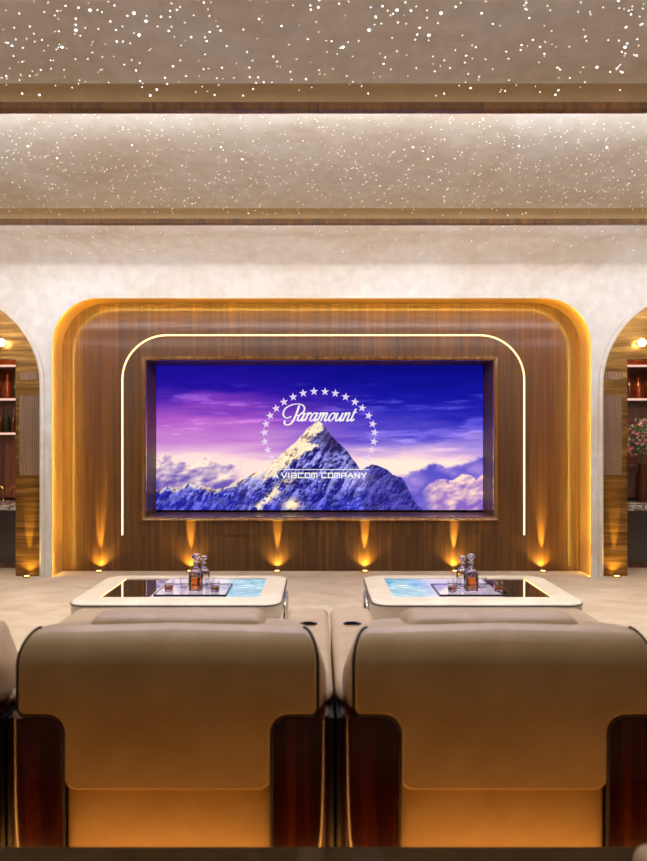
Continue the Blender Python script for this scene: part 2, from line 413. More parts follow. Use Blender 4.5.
# ------------------------------------------------------------------ the picture on the screen
def tab(seed): return np.random.RandomState(seed).rand(128, 128)
def vn(x, y, T):
    xi = np.floor(x).astype(int); yi = np.floor(y).astype(int); fx = x-xi; fy = y-yi
    fx = fx*fx*(3-2*fx); fy = fy*fy*(3-2*fy); a = T[yi % 128, xi % 128]; b = T[yi % 128, (xi+1) % 128]; c = T[(yi+1) % 128, xi % 128]; d = T[(yi+1) % 128, (xi+1) % 128]
    return (a*(1-fx)+b*fx)*(1-fy)+(c*(1-fx)+d*fx)*fy
def fbm(x, y, seed, o=5, ridged=False, g=.52):
    T = tab(seed); s = 0; w = 1; t = 0
    for i in range(o):
        n_ = vn(x*2**i+i*17.3, y*2**i+i*9.1, T)
        if ridged: n_ = 1-abs(2*n_-1)
        s = s+w*n_; t += w; w *= g
    return s/t
def grad(v, stops):
    xs = [s[0] for s in stops]
    return np.stack([np.interp(v, xs, [s[1][k] for s in stops]) for k in range(3)], -1)
def sstep(a, b, x):
    t = np.clip((x-a)/(b-a), 0, 1); return t*t*(3-2*t)
def paint(U, V):
    st = fbm(U/70, V/9, 3, 5); st2 = fbm(U/34+V/20, V/5, 4, 5)
    v = V+(st-.5)*26+(st2-.5)*8
    L = grad(v, [(362, (20, 12, 132)), (384, (34, 16, 150)), (400, (104, 46, 172)), (418, (166, 86, 190)), (438, (192, 124, 200)), (452, (216, 166, 208)), (462, (250, 214, 208))])
    R = grad(v, [(362, (10, 10, 120)), (398, (18, 18, 150)), (418, (40, 36, 170)), (434, (84, 70, 192)), (446, (150, 126, 210)), (457, (228, 190, 212)), (464, (255, 224, 206))])
    w = sstep(230, 400, U)[..., None]
    c = L*(1-w)+R*w
    # light wisps
    wi = sstep(.55, .78, fbm(U/40+V/30, V/6, 8, 5))*sstep(375, 395, V)*(1-sstep(440, 455, V))
    c = c+wi[..., None]*np.array([46, 40, 34])
    # warm glow at the horizon
    def hill(h, k):
        gy, gx = np.gradient(h); hs = -(gx*.75+gy*.85); return np.clip(.5+k*hs/(hs.std()+1e-9)*.22, 0, 1)
    # left cloud bank
    nb = fbm(U/16, V/10, 12, 5); nb2 = fbm(U/9, V/6, 13, 4)
    top = 461-7*np.sin((U-150)/14)*.6+(nb-.5)*26-6*np.exp(-((U-205)/14)**2)
    mk = sstep(-1, 2, V-top)*(1-sstep(225, 250, U+(nb-.5)*20))
    hc = hill(fbm(U/15, V/10, 14, 3, False, .38), -1.0)
    t = np.clip(hc*.9+(nb2-.5)*.8-(V-top)/60+.30, 0, 1)[..., None]
    cc = np.array([104, 84, 172])*(1-t)+np.array([255, 226, 206])*t
    c = c*(1-mk[..., None])+cc*mk[..., None]
    # right cloud bank
    top = 474-(U-400)*.21+(nb-.5)*14
    mk = sstep(-2, 3, V-top)*sstep(352, 372, U)
    t = np.clip((nb-.4)*1.8+.1, 0, 1)[..., None]
    cc = np.array([86, 78, 190])*(1-t)+np.array([172, 140, 212])*t
    c = c*(1-mk[..., None])+cc*mk[..., None]
    top = 491-(U-432)*.30+(nb-.5)*20-7*np.abs(np.sin((U-420)/9))
    mk = sstep(-1, 1.5, V-top)*sstep(418, 432, U-(V-490)*.3)
    t = np.clip(hc*1.0+(nb2-.5)*.8-(V-top)/60+.24, 0, 1)[..., None]
    cc = np.array([130, 96, 186])*(1-t)+np.array([255, 214, 196])*t
    c = c*(1-mk[..., None])+cc*mk[..., None]
    # mountain range
    rx = [150, 158, 168, 177, 188, 194, 203, 214, 224, 236, 248, 258, 270, 283, 294, 303, 310, 315, 319, 323, 327, 332, 338, 344, 348, 353, 357, 361, 366, 371, 377, 386, 393, 400, 405, 408, 412, 418, 430]
    ry = [491, 490, 486, 488, 481, 484, 486, 489, 487, 482, 477, 472, 464, 453, 443, 434, 427, 423, 421, 424, 429, 436, 442, 447, 452, 459, 465, 470, 467, 463, 466, 470, 475, 477, 481, 488, 497, 506, 520]
    rn = (fbm(U/7, V*0+3, 21, 4)-.5)*4.5
    ridge = np.interp(U, rx, ry)+rn*sstep(0, 8, abs(U-319))
    mk = sstep(-.6, .6, V-ridge)
    a = (U-319)*.75+(V-421)*.65; b = -(U-319)*.65+(V-421)*.75
    r1 = fbm(U/11+V/16, V/12-U/30, 31, 6, True, .6); r2 = fbm((U+V*.6)/6, (V-U*.4)/7, 32, 5, True, .6)
    dep = V-ridge
    hh = fbm(U/15+V/26, V/17-U/40, 33, 5, True, .52)+.10*fbm(U/5, V/5, 34, 3, True, .5)
    hs = hill(hh, 1.25); rock = np.clip((hs-.5)*1.7+.34+(r1-.55)*1.8-sstep(10, 60, dep)*.10, 0, 1)
    snow = np.array([158, 158, 232])*np.clip(.35+r2*.95, 0, 1.25)[..., None]
    dark = np.array([22, 18, 88])*(.5+r2[..., None])
    shade = dark*(1-rock[..., None])+snow*rock[..., None]
    # dark summit rock, warm brown
    sm = np.exp(-((U-329-(V-440)*.35)/11)**2-((V-440)/13)**2)*sstep(.2, .5, r2)
    shade = shade*(1-.75*sm[..., None])+np.array([44, 28, 66])*.75*sm[..., None]
    # right peak mostly dark
    rp = sstep(360, 368, U)*.75
    shade = shade*(1-rp[..., None])+(np.array([30, 26, 92])*(.6+r2[..., None]*.8)+np.array([60, 50, 90])*(rock*.5)[..., None])*rp[..., None]
    # blue haze low down
    hz = sstep(474, 508, V)*.5*(1-rp)
    shade = shade*(1-hz[..., None])+np.array([36, 40, 176])*hz[..., None]*(.6+r2[..., None]*.7)
    spine = np.interp(V, [420, 428, 436, 442, 446, 452, 460, 470, 482, 495], [322, 321, 312, 307, 316, 306, 293, 280, 262, 244])+(r2-.5)*16
    lit = sstep(2.5, -2.5, U-spine) if False else 1-sstep(-2.5, 2.5, U-spine)
    lit = lit*sstep(228, 250, U)*(1-.85*sstep(470, 492, V+(r1-.5)*30))
    # second lit spurs lower down
    sp = np.exp(-((U-272-(495-V)*1.1)/7)**2)*sstep(474, 482, V)*sstep(.5, .62, r1)
    sp2 = np.exp(-((U-292)/9)**2-((V-505)/7)**2)*1.2
    cap = (1-sstep(2, 6, dep+(r2-.5)*8))*(1-sstep(236, 250, U))*.8
    lit = np.clip(lit+sp+sp2+cap, 0, 1)
    warm = np.array([255, 232, 196])*np.clip(.78+hs*.35, 0, 1)[..., None]
    brown = np.array([134, 92, 96])
    kk = np.clip(hs*2.2+(r1-.5)*2.0-.12, 0, 1)[..., None]
    warm = brown*(1-kk)+warm*kk
    mc = shade*(1-lit[..., None])+warm*lit[..., None]
    c = c*(1-mk[..., None])+mc*mk[..., None]
    # mist at the saddle
    ms = np.exp(-((U-358)/16)**2-((V-478)/11)**2)*.35
    c = c*(1-ms[..., None])+np.array([214, 196, 236])*ms[..., None]
    return np.clip(c, 0, 255)
tv = empty('cinema_screen', 'large cinema screen showing a snowy mountain with a ring of stars at dusk', 'screen', (0, YS, 0))
NU, NV = 652, 290
us = np.linspace(155.5, 483, NU); vs_ = np.linspace(364.5, 510, NV)
U, V = np.meshgrid(us, vs_)
rgb = paint(U, V)/255
rgb = np.where(rgb <= .04045, rgb/12.92, ((rgb+.055)/1.055)**2.4)
co = np.stack([(U-CX)*YS/F, np.zeros_like(U), H-(V-CY)*YS/F], -1).reshape(-1, 3)
idx = np.arange(NU*NV).reshape(NV, NU)
q = np.stack([idx[:-1, :-1], idx[1:, :-1], idx[1:, 1:], idx[:-1, 1:]], -1).reshape(-1, 4)
me = bpy.data.meshes.new('picture')
me.vertices.add(len(co)); me.vertices.foreach_set('co', co.ravel())
me.loops.add(q.size); me.loops.foreach_set('vertex_index', q.ravel())
me.polygons.add(len(q)); me.polygons.foreach_set('loop_start', np.arange(0, q.size, 4))
me.update(calc_edges=True)
ca = me.color_attributes.new('Col', 'FLOAT_COLOR', 'POINT')
ca.data.foreach_set('color', np.concatenate([rgb.reshape(-1, 3), np.ones((len(co), 1))], 1).ravel())
me.materials.append(mat_colattr('screen_picture', 1.15))
pic = bpy.data.objects.new('picture', me); C.objects.link(pic); pic.parent = tv
MB().rbox((155-CX)*YS/F, (483.5-CX)*YS/F, .004, .05, H-(511-CY)*YS/F, H-(364-CY)*YS/F, .004, 1).build('bezel', M['bezel'], tv)

def S(px, py, off=-.004): return ((px-CX)*YS/F, off, H-(py-CY)*YS/F)
m = MB()
star_px = [(271.4, 457.9), (267.8, 450), (264.9, 441.6), (264.6, 432.5), (266.1, 424), (270.2, 415.7), (276.1, 408.5), (284, 402), (293.2, 397), (303.2, 393.2), (314, 391.5),
           (325, 391.7), (335.3, 393.4), (345.6, 397), (355, 402), (362.2, 408), (368.6, 415.7), (372.7, 424), (374.6, 432.5), (373.9, 441.6), (371.7, 450), (367.9, 457.9)]
for x, y in star_px:
    tl = (x-319.5)*.004
    pts = []
    for k in range(10):
        rr = 4.3 if k % 2 == 0 else 1.75
        a = -PI/2+k*PI/5+tl; pts.append(S(x+rr*math.cos(a), y+rr*math.sin(a)))
    m.add([S(x, y)]+pts, [(0, 1+k, 1+(k+1) % 10) for k in range(10)])
m.build('star_ring', M['ink'], tv)
def cr(P, n=6):
    P = [P[0]]+list(P)+[P[-1]]; out = []
    for i in range(1, len(P)-2):
        for k in range(n):
            t = k/n; p0, p1, p2, p3 = P[i-1:i+3]
            out.append(tuple(.5*(2*p1[j]+(p2[j]-p0[j])*t+(2*p0[j]-5*p1[j]+4*p2[j]-p3[j])*t*t+(-p0[j]+3*p1[j]-3*p2[j]+p3[j])*t**3) for j in (0, 1)))
    out.append(P[-2]); return out
def ribbon(m, P, w, off):
    P = cr(P); n_ = len(P); vs = []
    for i, p in enumerate(P):
        a = P[max(0, i-1)]; b = P[min(n_-1, i+1)]; dx, dy = b[0]-a[0], b[1]-a[1]; l = math.hypot(dx, dy) or 1
        ang = abs(dy/l); ww = w*(.55+.6*ang)/2          # thick down strokes, thin cross strokes
        nx, ny = -dy/l*ww, dx/l*ww
        vs += [S(p[0]+nx, p[1]+ny, off), S(p[0]-nx, p[1]-ny, off)]
    m.add(vs, [(2*i, 2*i+1, 2*i+3, 2*i+2) for i in range(n_-1)])
m = MB(); off = -.0045
sl = .38; base = 421.0
def letter(strokes, x, w, h=8.2, wd=1.5):
    global off
    for st in strokes:
        off -= .0001
        ribbon(m, [(x+px_*w+sl*py_*h, base-py_*h) for px_, py_ in st], wd, off)
LA = [[(.72, .82), (.4, 1.0), (.08, .65), (.06, .2), (.3, 0), (.6, .25), (.75, .85)], [(.8, 1.0), (.72, .5), (.68, .12), (.8, 0), (1.05, .25)]]
LR = [[(.1, .75), (.3, 1.0), (.28, .5), (.2, 0)], [(.26, .55), (.5, .92), (.75, 1.0), (.85, .8)]]
LM = [[(.05, .8), (.15, 1), (.14, .5), (.08, 0)], [(.12, .5), (.3, .95), (.44, .95), (.42, .4), (.4, 0)], [(.43, .5), (.6, .95), (.76, .95), (.74, .4), (.74, .08), (.84, 0), (1.02, .2)]]
LO = [[(.5, 1.0), (.15, .75), (.08, .25), (.38, 0), (.75, .3), (.78, .8), (.5, 1.0)], [(.72, .85), (1.0, .95)]]
LU = [[(.1, 1.0), (.1, .35), (.25, 0), (.5, .15), (.72, .6), (.78, 1)], [(.8, 1), (.74, .4), (.74, .05), (.86, 0), (1.04, .2)]]
LN = [[(.05, .8), (.18, 1), (.16, .5), (.1, 0)], [(.14, .5), (.4, .95), (.66, .95), (.66, .4), (.66, .06), (.8, 0), (1.04, .2)]]
LT = [[(.35, 1.5), (.25, .8), (.2, .2), (.4, 0), (.75, .25)], [(0, 1.0), (.75, 1.06)]]
x = 296.5
for L_, w in ((LA, 7), (LR, 5.3), (LA, 7), (LM, 10.5), (LO, 6.6), (LU, 7.4), (LN, 7.4), (LT, 5.4)):
    letter(L_, x, w); x += w*1.035
for st, w in (([(299.2, 405.5), (297.5, 411), (294.6, 418), (291.5, 423), (287.5, 425), (284.5, 423.5), (285, 420.5)], 1.8),
              ([(291.5, 416.5), (286, 418), (283.2, 414), (285.5, 408.5), (291.5, 405), (298.5, 404), (303.8, 406.2), (304, 411), (300, 414.8), (295.5, 415.6)], 1.4)):
    off -= .0002; ribbon(m, st, w, off)
m.build('script_lettering', M['inkw'], tv)
m = MB()
GL = {'A': [[(0, 0), (.45, 1), (.55, 1), (1, 0)], [(.2, .35), (.8, .35)]], 'V': [[(0, 1), (.5, 0), (1, 1)]], 'I': [[(.1, 0), (.1, 1)]],
      'a': [[(.05, 1), (.95, 1), (.95, 0), (.05, 0), (.05, .5), (.95, .5)]], 'C': [[(1, 1), (.05, 1), (.05, 0), (1, 0)]], 'O': [[(.05, 0), (.05, 1), (.95, 1), (.95, 0), (.0, 0)]],
      'M': [[(0, 0), (0, 1), (.5, 1), (.5, 0)], [(.5, 1), (1, 1), (1, 0)]], 'P': [[(.05, 0), (.05, 1), (.95, 1), (.95, .42), (.05, .42)]], 'N': [[(.05, 0), (.05, 1), (.95, 0), (.95, 1)]],
      'Y': [[(0, 1), (.5, .45), (1, 1)], [(.5, .5), (.5, 0)]]}
def seg(m, a, b, w, off):
    dx, dy = b[0]-a[0], b[1]-a[1]; l = math.hypot(dx, dy); dx /= l; dy /= l; e = w/2
    a = (a[0]-dx*e, a[1]-dy*e); b = (b[0]+dx*e, b[1]+dy*e); nx, ny = -dy*e, dx*e
    m.add([S(a[0]+nx, a[1]+ny, off), S(a[0]-nx, a[1]-ny, off), S(b[0]-nx, b[1]-ny, off), S(b[0]+nx, b[1]+ny, off)], [(0, 1, 2, 3)])
o2 = -.006
for word, xw, lw in (('A', 273.5, 4.6), ('VIaCOM', 281.5, 5.1), ('COMPANY', 321.5, 4.9)):
    for ch in word:
        for st in GL[ch]:
            for a, b in zip(st[:-1], st[1:]):
                o2 -= .00002; seg(m, (xw+a[0]*lw, 477.6-a[1]*4.4), (xw+b[0]*lw, 477.6-b[1]*4.4), 1.2, o2)
        xw += 2.9 if ch == 'I' else lw+1.75
m.add([S(270, 469.2, -.006), S(369, 469.2, -.006), S(369, 469.9, -.006), S(270, 469.9, -.006)], [(0, 1, 2, 3)])
m.build('caption_lettering', M['inkw'], tv)

# ------------------------------------------------------------------ star lights in the ceiling
def stars(name, n_, ya, yb, sizes, mat, label):
    m = MB(); k = 0
    while k < n_:
        y = random.uniform(ya, yb); x = random.uniform(-.55*y-.8, .55*y+.8)
        if any(0 <= y-b < .12 for b in beams): continue
        z = ceil_z(y); r = random.choice(sizes)*random.uniform(.8, 1.2)
        p0 = [(x+r*math.cos(a*PI/3), y+r*math.sin(a*PI/3), z) for a in range(6)]
        m.add([(px_, py_, ceil_z(py_)-.001) for px_, py_, _ in p0]+[(x, y, z-.002-r*.5)], [(a, (a+1) % 6, 6) for a in range(6)]+[tuple(range(6))]); k += 1
    return tag(m.build(name, mat), label, 'star lights', kind='stuff')
stars('star_lights', 1500, 2.15, 4.19, [.0018, .0022, .0026, .0026, .003, .0034, .0044], M['star'], 'tiny white star lights scattered over the nearest ceiling bay')
stars('star_lights', 2100, 4.4, 6.36, [.0018, .0022, .0026, .003, .0038], M['stardim'], 'fine dense star lights scattered over the middle ceiling bay')
stars('star_lights', 420, 6.6, 7.6, [.0024, .0034], M['stardim'], 'faint star lights on the ceiling curving down over the screen wall')
# a few brighter ones, countable
bright = [(90, 10), (134, 13), (146, 21), (76, 30), (139, 35), (62, 47), (310, 85), (397, 10), (441, 13), (369, 30), (343, 47), (429, 35), (625, 47), (567, 86), (597, 67), (132, 145), (221, 147), (413, 147), (519, 146), (242, 159), (57, 158), (88, 93), (56, 85), (586, 93), (428, 159), (607, 147), (28, 146)]
g0 = None
for px_, py_ in bright:
    yy = 3.0
    for _ in range(40):
        yy = (ceil_z(yy)-H)*F/(CY-py_)
    if any(-.02 <= yy-b < .1 for b in beams): continue
    xx = (px_-CX)*yy/F; zz = ceil_z(yy)
    if g0 is None:
        o = MB().lathe([(.0065, 0), (.006, -.003), (.0035, -.006), (0, -.007)], n=10).build('star_light', M['star'], smooth=True); g0 = o
    else: o = g0.copy(); C.objects.link(o)
    o.location = (xx, yy, zz+.001)
    tag(o, 'bright pinpoint star light in the nearest ceiling bay' if yy < 4.2 else 'bright pinpoint star light in the middle ceiling bay', 'star light',
        'brightest star lights in the nearest bay' if yy < 4.2 else 'brightest star lights in the middle bay')

# ------------------------------------------------------------------ floor uplights
def uplight(x, y, power, label, group):
    r = empty('floor_uplight', label, 'uplight', (x, y, 0), group=group)
    MB().lathe([(.042, 0), (.042, .010), (.030, .014)], n=24).build('housing', M['brassp'], r, smooth=True)
    MB().lathe([(.028, .0145), (.02, .017), (0, .018)], n=20).build('lens', M['lens'], r, smooth=True)
    light('uplight_beam', 'SPOT', (0, 0, .03), (255, 212, 96), power, r, None, spot_size=math.radians(125), spot_blend=1, shadow_soft_size=.01).rotation_euler = (math.radians(180-6), 0, 0)
    light('uplight_column', 'SPOT', (0, .0, .03), (255, 208, 90), power*22, r, None, spot_size=math.radians(15), spot_blend=.9, shadow_soft_size=.01).rotation_euler = (math.radians(180-6.5), 0, 0)
ul = ['leftmost', 'second from left', 'third from left', 'third from right', 'second from right', 'rightmost']
for (px_, wd) in zip((99, 190, 277, 365, 455, 543), ul):
    uplight((px_-CX)*8.12/F, 8.12, 26, 'amber floor uplight under the screen wall, %s of the six' % wd, 'uplights along the screen wall')
uplight((27.5-CX)*7.82/F, 7.80, 16, 'amber floor uplight at the foot of the left brass panel', 'uplights at the brass panels')
uplight((616-CX)*7.82/F, 7.80, 16, 'amber floor uplight at the foot of the right brass panel', 'uplights at the brass panels')

# ------------------------------------------------------------------ bars beyond the arches
for side, sg in (('left', -1), ('right', 1)):
    xa, xb = (XL, -3.20) if sg < 0 else (3.30, XR)
    struct(MB().box(xa, xb, 9.2, 9.35, 0, 3.6).build('wall_bar_%s' % side, M['barcab']))
    struct(MB().box((xb if sg < 0 else xa-.08), (xb+.08 if sg < 0 else xa), YW, 9.35, 0, 3.6).build('wall_bar_side_%s' % side, M['barwood']))
    struct(MB().box(xa-.0, xb, YW+.0, 9.35, 3.3, 3.4).build('ceiling_bar_%s' % side, M['brass']))
    c = empty('bar_counter', 'dark bar counter with a veined stone worktop beyond the %s arch' % side, 'counter', ((xa+xb)/2, 8.6, 0), group='bar counters')
    w = (xb-xa)/2-.02
    MB().box(-w, w, -.25, .25, .07, .70).build('cabinet_body', M['barcab'], c)
    MB().box(-w, w, -.2, .25, 0, .07).build('toe_kick', M['barwood'], c)
    MB().rbox(-w, w, -.3, .27, .70, .79, .01, 2).build('worktop', M['marble'], c, smooth=True)
    u = empty('bar_shelves', 'lit red wood bar shelves above the counter beyond the %s arch' % side, 'shelves', ((xa+xb)/2, 9.0, 0), group='bar shelves')
    MB().box(-w, w, .10, .14, .8, 2.62).build('back_panel', M['barwood'], u)
    zs = (2.53, 2.10, 1.66) if sg < 0 else (2.53, 2.10, 1.24)
    for z in zs:
        s_ = MB().box(-w, w, -.14, .10, z-.04, z).build('shelf', M['barwood'], u)
        if z > 1.5: MB().box(-w, w, -.150, -.141, z-.034, z-.008).build('light_strip', M['led_shelf'], s_)
    lx = (2 if sg < 0 else 641); lp = pt(lx, 343, 7.82)
    l = empty('wall_lamp', 'bright globe lamp on the brass panel inside the %s arch' % side, 'lamp', (lp[0], 7.87, lp[2]), group='globe lamps in the arches')
    MB().lathe([(.03, 0), (.03, .012), (.012, .02), (.012, .03)], n=16).build('bracket', M['brassp'], l, smooth=True).rotation_euler = (PI/2, 0, 0)
    MB().lathe([(.042*math.cos(a), .042*math.sin(a)) for a in [(-PI/2+PI*k/10) for k in range(11)]], 0, 0, 0, 16).build('globe', M['bulb'], l, smooth=True).location = (0, -.072, 0)
    light('bar_light', 'POINT', ((xa+xb)/2+sg*-.5, 8.35, 2.9), (255, 190, 120), 48, None, shadow_soft_size=.1)

def bottle(name, x, y, z, mat, label, h=.27, r=.036, group=None):
    o = MB().lathe([(r, 0), (r, h*.55), (r*.9, h*.63), (r*.36, h*.74), (r*.34, h*.96), (r*.42, h*.965), (r*.42, h)], n=16).build(name, mat, smooth=True)
    o.location = (x, y, z); return tag(o, label, 'bottle', group)
for k in range(5):
    bottle('bottle', -3.70-.105*k, 8.92, 2.103, M[('bottle_a', 'bottle_b', 'bottle_g')[k % 3]], 'liquor bottle on the upper lit shelf beyond the left arch', .30, .034, 'bottles on the upper left bar shelf')
for k in range(7):
    bottle('wine_bottle', -3.68-.085*k, 8.92, 1.663, M['bottle_b' if k % 2 else 'bottle_g'], 'dark wine bottle on the lower lit shelf beyond the left arch', .29, .036, 'bottles on the lower left bar shelf')
for k in range(4):
    bottle('bottle', 4.02+.12*k, 8.92, 2.103, M[('bottle_b', 'bottle_a')[k % 2]], 'dark bottle on the upper lit shelf beyond the right arch', .26, .038, 'bottles on the upper right bar shelf')
for k, (x, lb) in enumerate(((-3.74, 'curved brass bar tap on the left counter, nearer the brass panel'), (-3.92, 'curved brass bar tap on the left counter, at the picture edge'))):
    t = MB(); P = [(0, 0, 0), (0, 0, .14)]+[(-.05+.05*math.cos(a), 0, .14+.05*math.sin(a)) for a in np.linspace(0, PI, 9)]+[(-.10, 0, .10)]
    t.tube(P, .009, 8).lathe([(.022, 0), (.022, .01), (.012, .02)], n=14)
    o = t.build('bar_tap', M['brassp'], smooth=True); o.location = (x, 8.6, .79); tag(o, lb, 'tap', 'bar taps')
v = empty('flower_bouquet', 'mixed flower bouquet in a dark vase beyond the right arch', 'flowers', (4.04, 8.62, .79))
MB().lathe([(.05, 0), (.07, .08), (.06, .3), (.035, .42), (.045, .47), (.04, .47), (.03, .4)], n=20).build('vase', M['bottle_b'], v, smooth=True)
for nm, mt, cnt, sz in (('leaves', 'leaf', 420, .034), ('blooms', 'petal', 110, .03), ('small_blooms', 'petal2', 150, .018)):
    t = MB()
    for k in range(cnt):
        a = random.uniform(0, 2*PI); e = random.uniform(-.4, 1.5); R_ = random.uniform(.05, .27)
        p = Vector((R_*math.cos(a)*math.cos(e), R_*math.sin(a)*math.cos(e), .68+1.3*R_*math.sin(e)))
        q_ = Matrix.Rotation(random.uniform(0, 6), 4, 'X') @ Matrix.Rotation(random.uniform(0, 6), 4, 'Z')
        if nm == 'leaves':
            t.add([p+q_ @ Vector(c_) for c_ in ((-sz, 0, 0), (0, -sz*.4, .004), (sz, 0, 0), (0, sz*.4, .004))], [(0, 1, 2, 3)])
        else:
            for j in range(5):
                b_ = 2*PI*j/5
                t.add([p, p+q_ @ Vector((sz*math.cos(b_-.5)*.7, sz*math.sin(b_-.5)*.7, .006)), p+q_ @ Vector((sz*math.cos(b_), sz*math.sin(b_), .003)), p+q_ @ Vector((sz*math.cos(b_+.5)*.7, sz*math.sin(b_+.5)*.7, .006))], [(0, 1, 2, 3)])
    o = t.build(nm, M[mt], v); o['kind'] = 'stuff'
t = MB()
for k in range(14): 
    a = 2*PI*k/14; t.tube([(0, 0, .4), (.05*math.cos(a), .05*math.sin(a), .6), (.12*math.cos(a), .12*math.sin(a), .8)], .002, 4)
o = t.build('stems', M['leaf'], v); o['kind'] = 'stuff'

# ------------------------------------------------------------------ tables
def make_table():
    W, D = .71, .50
    r = empty('lounge_table', '', 'table', (0, 0, 0))
    def L(e, z, rad=.13): return [(x, y, z) for x, y in rrect(-W+e, W-e, -D+e, D-e, rad-e*.5, 8)]
    MB().loft([L(.10, .30), L(.05, .302), L(.02, .315), L(.004, .34), L(0, .37), L(0, .432), L(.006, .436)]).build('upholstered_body', M['tleather'], r, smooth=True)
    gx0, gx1, gy0, gy1 = -.553, .553, -.29, .37
    inn = [(x, y) for x, y in rrect(gx0, gx1, gy0, gy1, .004, 8)]
    m = MB().loft([L(.004, .434), L(.001, .440), L(.004, .446), L(.012, .450), [(x, y, .450) for x, y in inn], [(x, y, .436) for x, y in inn]], False, False)
    m.build('padded_top', M['tleather'], r, smooth=True, sharp=60)
    MB().tube(L(-.002, .4345), .0035, 6, True).build('piping', M['piping'], r, smooth=True)
    MB().box(gx0, gx1, gy0, gy1, .4365, .444).build('glass_top', M['mirror'], r)
    MB().rbox(-.62, .62, -.42, .42, 0, .30, .03).build('plinth', M['steel'], r, smooth=True)
    for sx in (-1, 1):
        xx = sx*(W+.012)
        MB().tube([(sx*(W-.08), -.16, .012), (xx, -.16, .03), (xx, -.16, .36), (xx, -.13, .39), (xx, .13, .39), (xx, .16, .36), (xx, .16, .03), (sx*(W-.08), .16, .012)], .012, 8).build('side_rail', M['chrome'], r, smooth=True)
    return r
def strip_and_reflection(r, sg):
    """sg = +1: the painted screen reflection is at the right end of this table"""
    o = MB().box(-.21, .55, -.287, .366, .4441, .4448).build('painted_reflection', M['screen_reflection'], r); o.scale.x = sg  # emissive sheet added in place of the screen's reflection on the glass top
    o = MB().box(-.551, -.545, -.287, .367, .4441, .4475).build('light_edge', M['led_edge'], r); o.scale.x = sg
tl = make_table(); tr_ = copy_tree(tl)
tl.location = (-.955, 5.04, 0); tr_.location = (1.07, 5.04, 0)
for ch in tr_.children:
    if ch.name.startswith(('glass_top', 'padded_top')): pass
tag(tl, 'ivory leather lounge table with a glass top in front of the left recliner', 'table', 'lounge tables')
tag(tr_, 'ivory leather lounge table with a glass top in front of the right recliner', 'table', 'lounge tables')
strip_and_reflection(tl, 1); strip_and_reflection(tr_, -1)
ZT = .450
def tray(x, label):
    r = empty('serving_tray', label, 'tray', (x, 4.975, ZT-.0045), group='serving trays')
    MB().box(-.245, .245, -.185, .185, .002, .012).build('glass_plate', M['tray'], r)
    m = MB(); e = .007
    m.box(-.252, .252, -.192, -.185, .0, .0135); m.box(-.252, .252, .185, .192, .0, .0135); m.box(-.252, -.245, -.185, .185, .0, .0135); m.box(.245, .252, -.185, .185, .0, .0135)
    m.build('rim', M['steel'], r, bevel=.001)
    return ZT-.0045+.0125
def decanter(x, y, z, label, full, s=1.0):
    r = empty('decanter', label, 'decanter', (x, y, z), group='decanters on the trays')
    MB().lathe([(.043, 0), (.047, .006), (.047, .125), (.040, .145), (.022, .160), (.016, .168), (.016, .195), (.024, .200), (.020, .200), (.0125, .193), (.0125, .168),
                (.018, .157), (.036, .141), (.0425, .124), (.0425, .014), (0, .012)], n=32, sq=6).build('bottle_body', M['crystal'], r, smooth=True, sharp=30)
    if full:
        MB().lathe([(.0418, .015), (.0418, .100), (0, .100)], n=32, sq=6).build('whiskey', M['whiskey'], r, smooth=True)
        m = MB()
        for k in range(12):      # cut facets round the shoulder
            a = 2*PI*k/12
            m.rbox(.044*math.cos(a)-.008, .044*math.cos(a)+.008, .044*math.sin(a)-.008, .044*math.sin(a)+.008, .104, .122, .005, 1)
        m.build('cut_band', M['crystal'], r)
    MB().lathe([(.011, .185), (.012, .203), (.009, .212), (.030, .236), (.034, .246), (.030, .256), (.014, .262), (0, .263)], n=8).build('stopper', M['crystal'], r)
    r.scale = (s, s, s)
def tumbler(x, y, z, label, full):
    r = empty('whiskey_tumbler', label, 'glass', (x, y, z), group='tumblers on the trays')
    MB().lathe([(.026, 0), (.030, .004), (.034, .075), (.032, .075), (.028, .014), (0, .012)], n=16).build('glass_body', M['crystal'], r, smooth=True, sharp=20)
    if full: MB().lathe([(.0272, .0145), (.0295, .042), (0, .042)], n=16).build('whiskey', M['whiskey'], r, smooth=True)
for nm, cx_, sg in (('left', -.89, 1), ('right', 1.095, -1)):
    zt = tray(cx_, 'glass serving tray with a dark rim on the %s lounge table' % nm)
    dx = (196 if sg > 0 else 471); X = (dx-CX)*4.93/F
    decanter(X, 4.93, zt, 'square crystal decanter half full of whiskey on the %s tray' % nm, True)
    decanter(X+sg*.032, 5.07, zt, 'clear empty crystal decanter behind the whiskey decanter on the %s tray' % nm, False, .86)
    for px_, yy, fl, w_ in ((-26, 4.90, True, 'filled whiskey tumbler at the outer side of the %s tray'), (-14, 5.02, False, 'empty crystal tumbler behind the filled one at the outer side of the %s tray'),
                            (12, 5.0, False, 'empty crystal tumbler just beside the decanter on the inner side of the %s tray'), (20, 4.88, True, 'filled whiskey tumbler at the inner side of the %s tray')):
        tumbler(X+sg*px_/F*4.95, yy, zt, w_ % nm, fl)

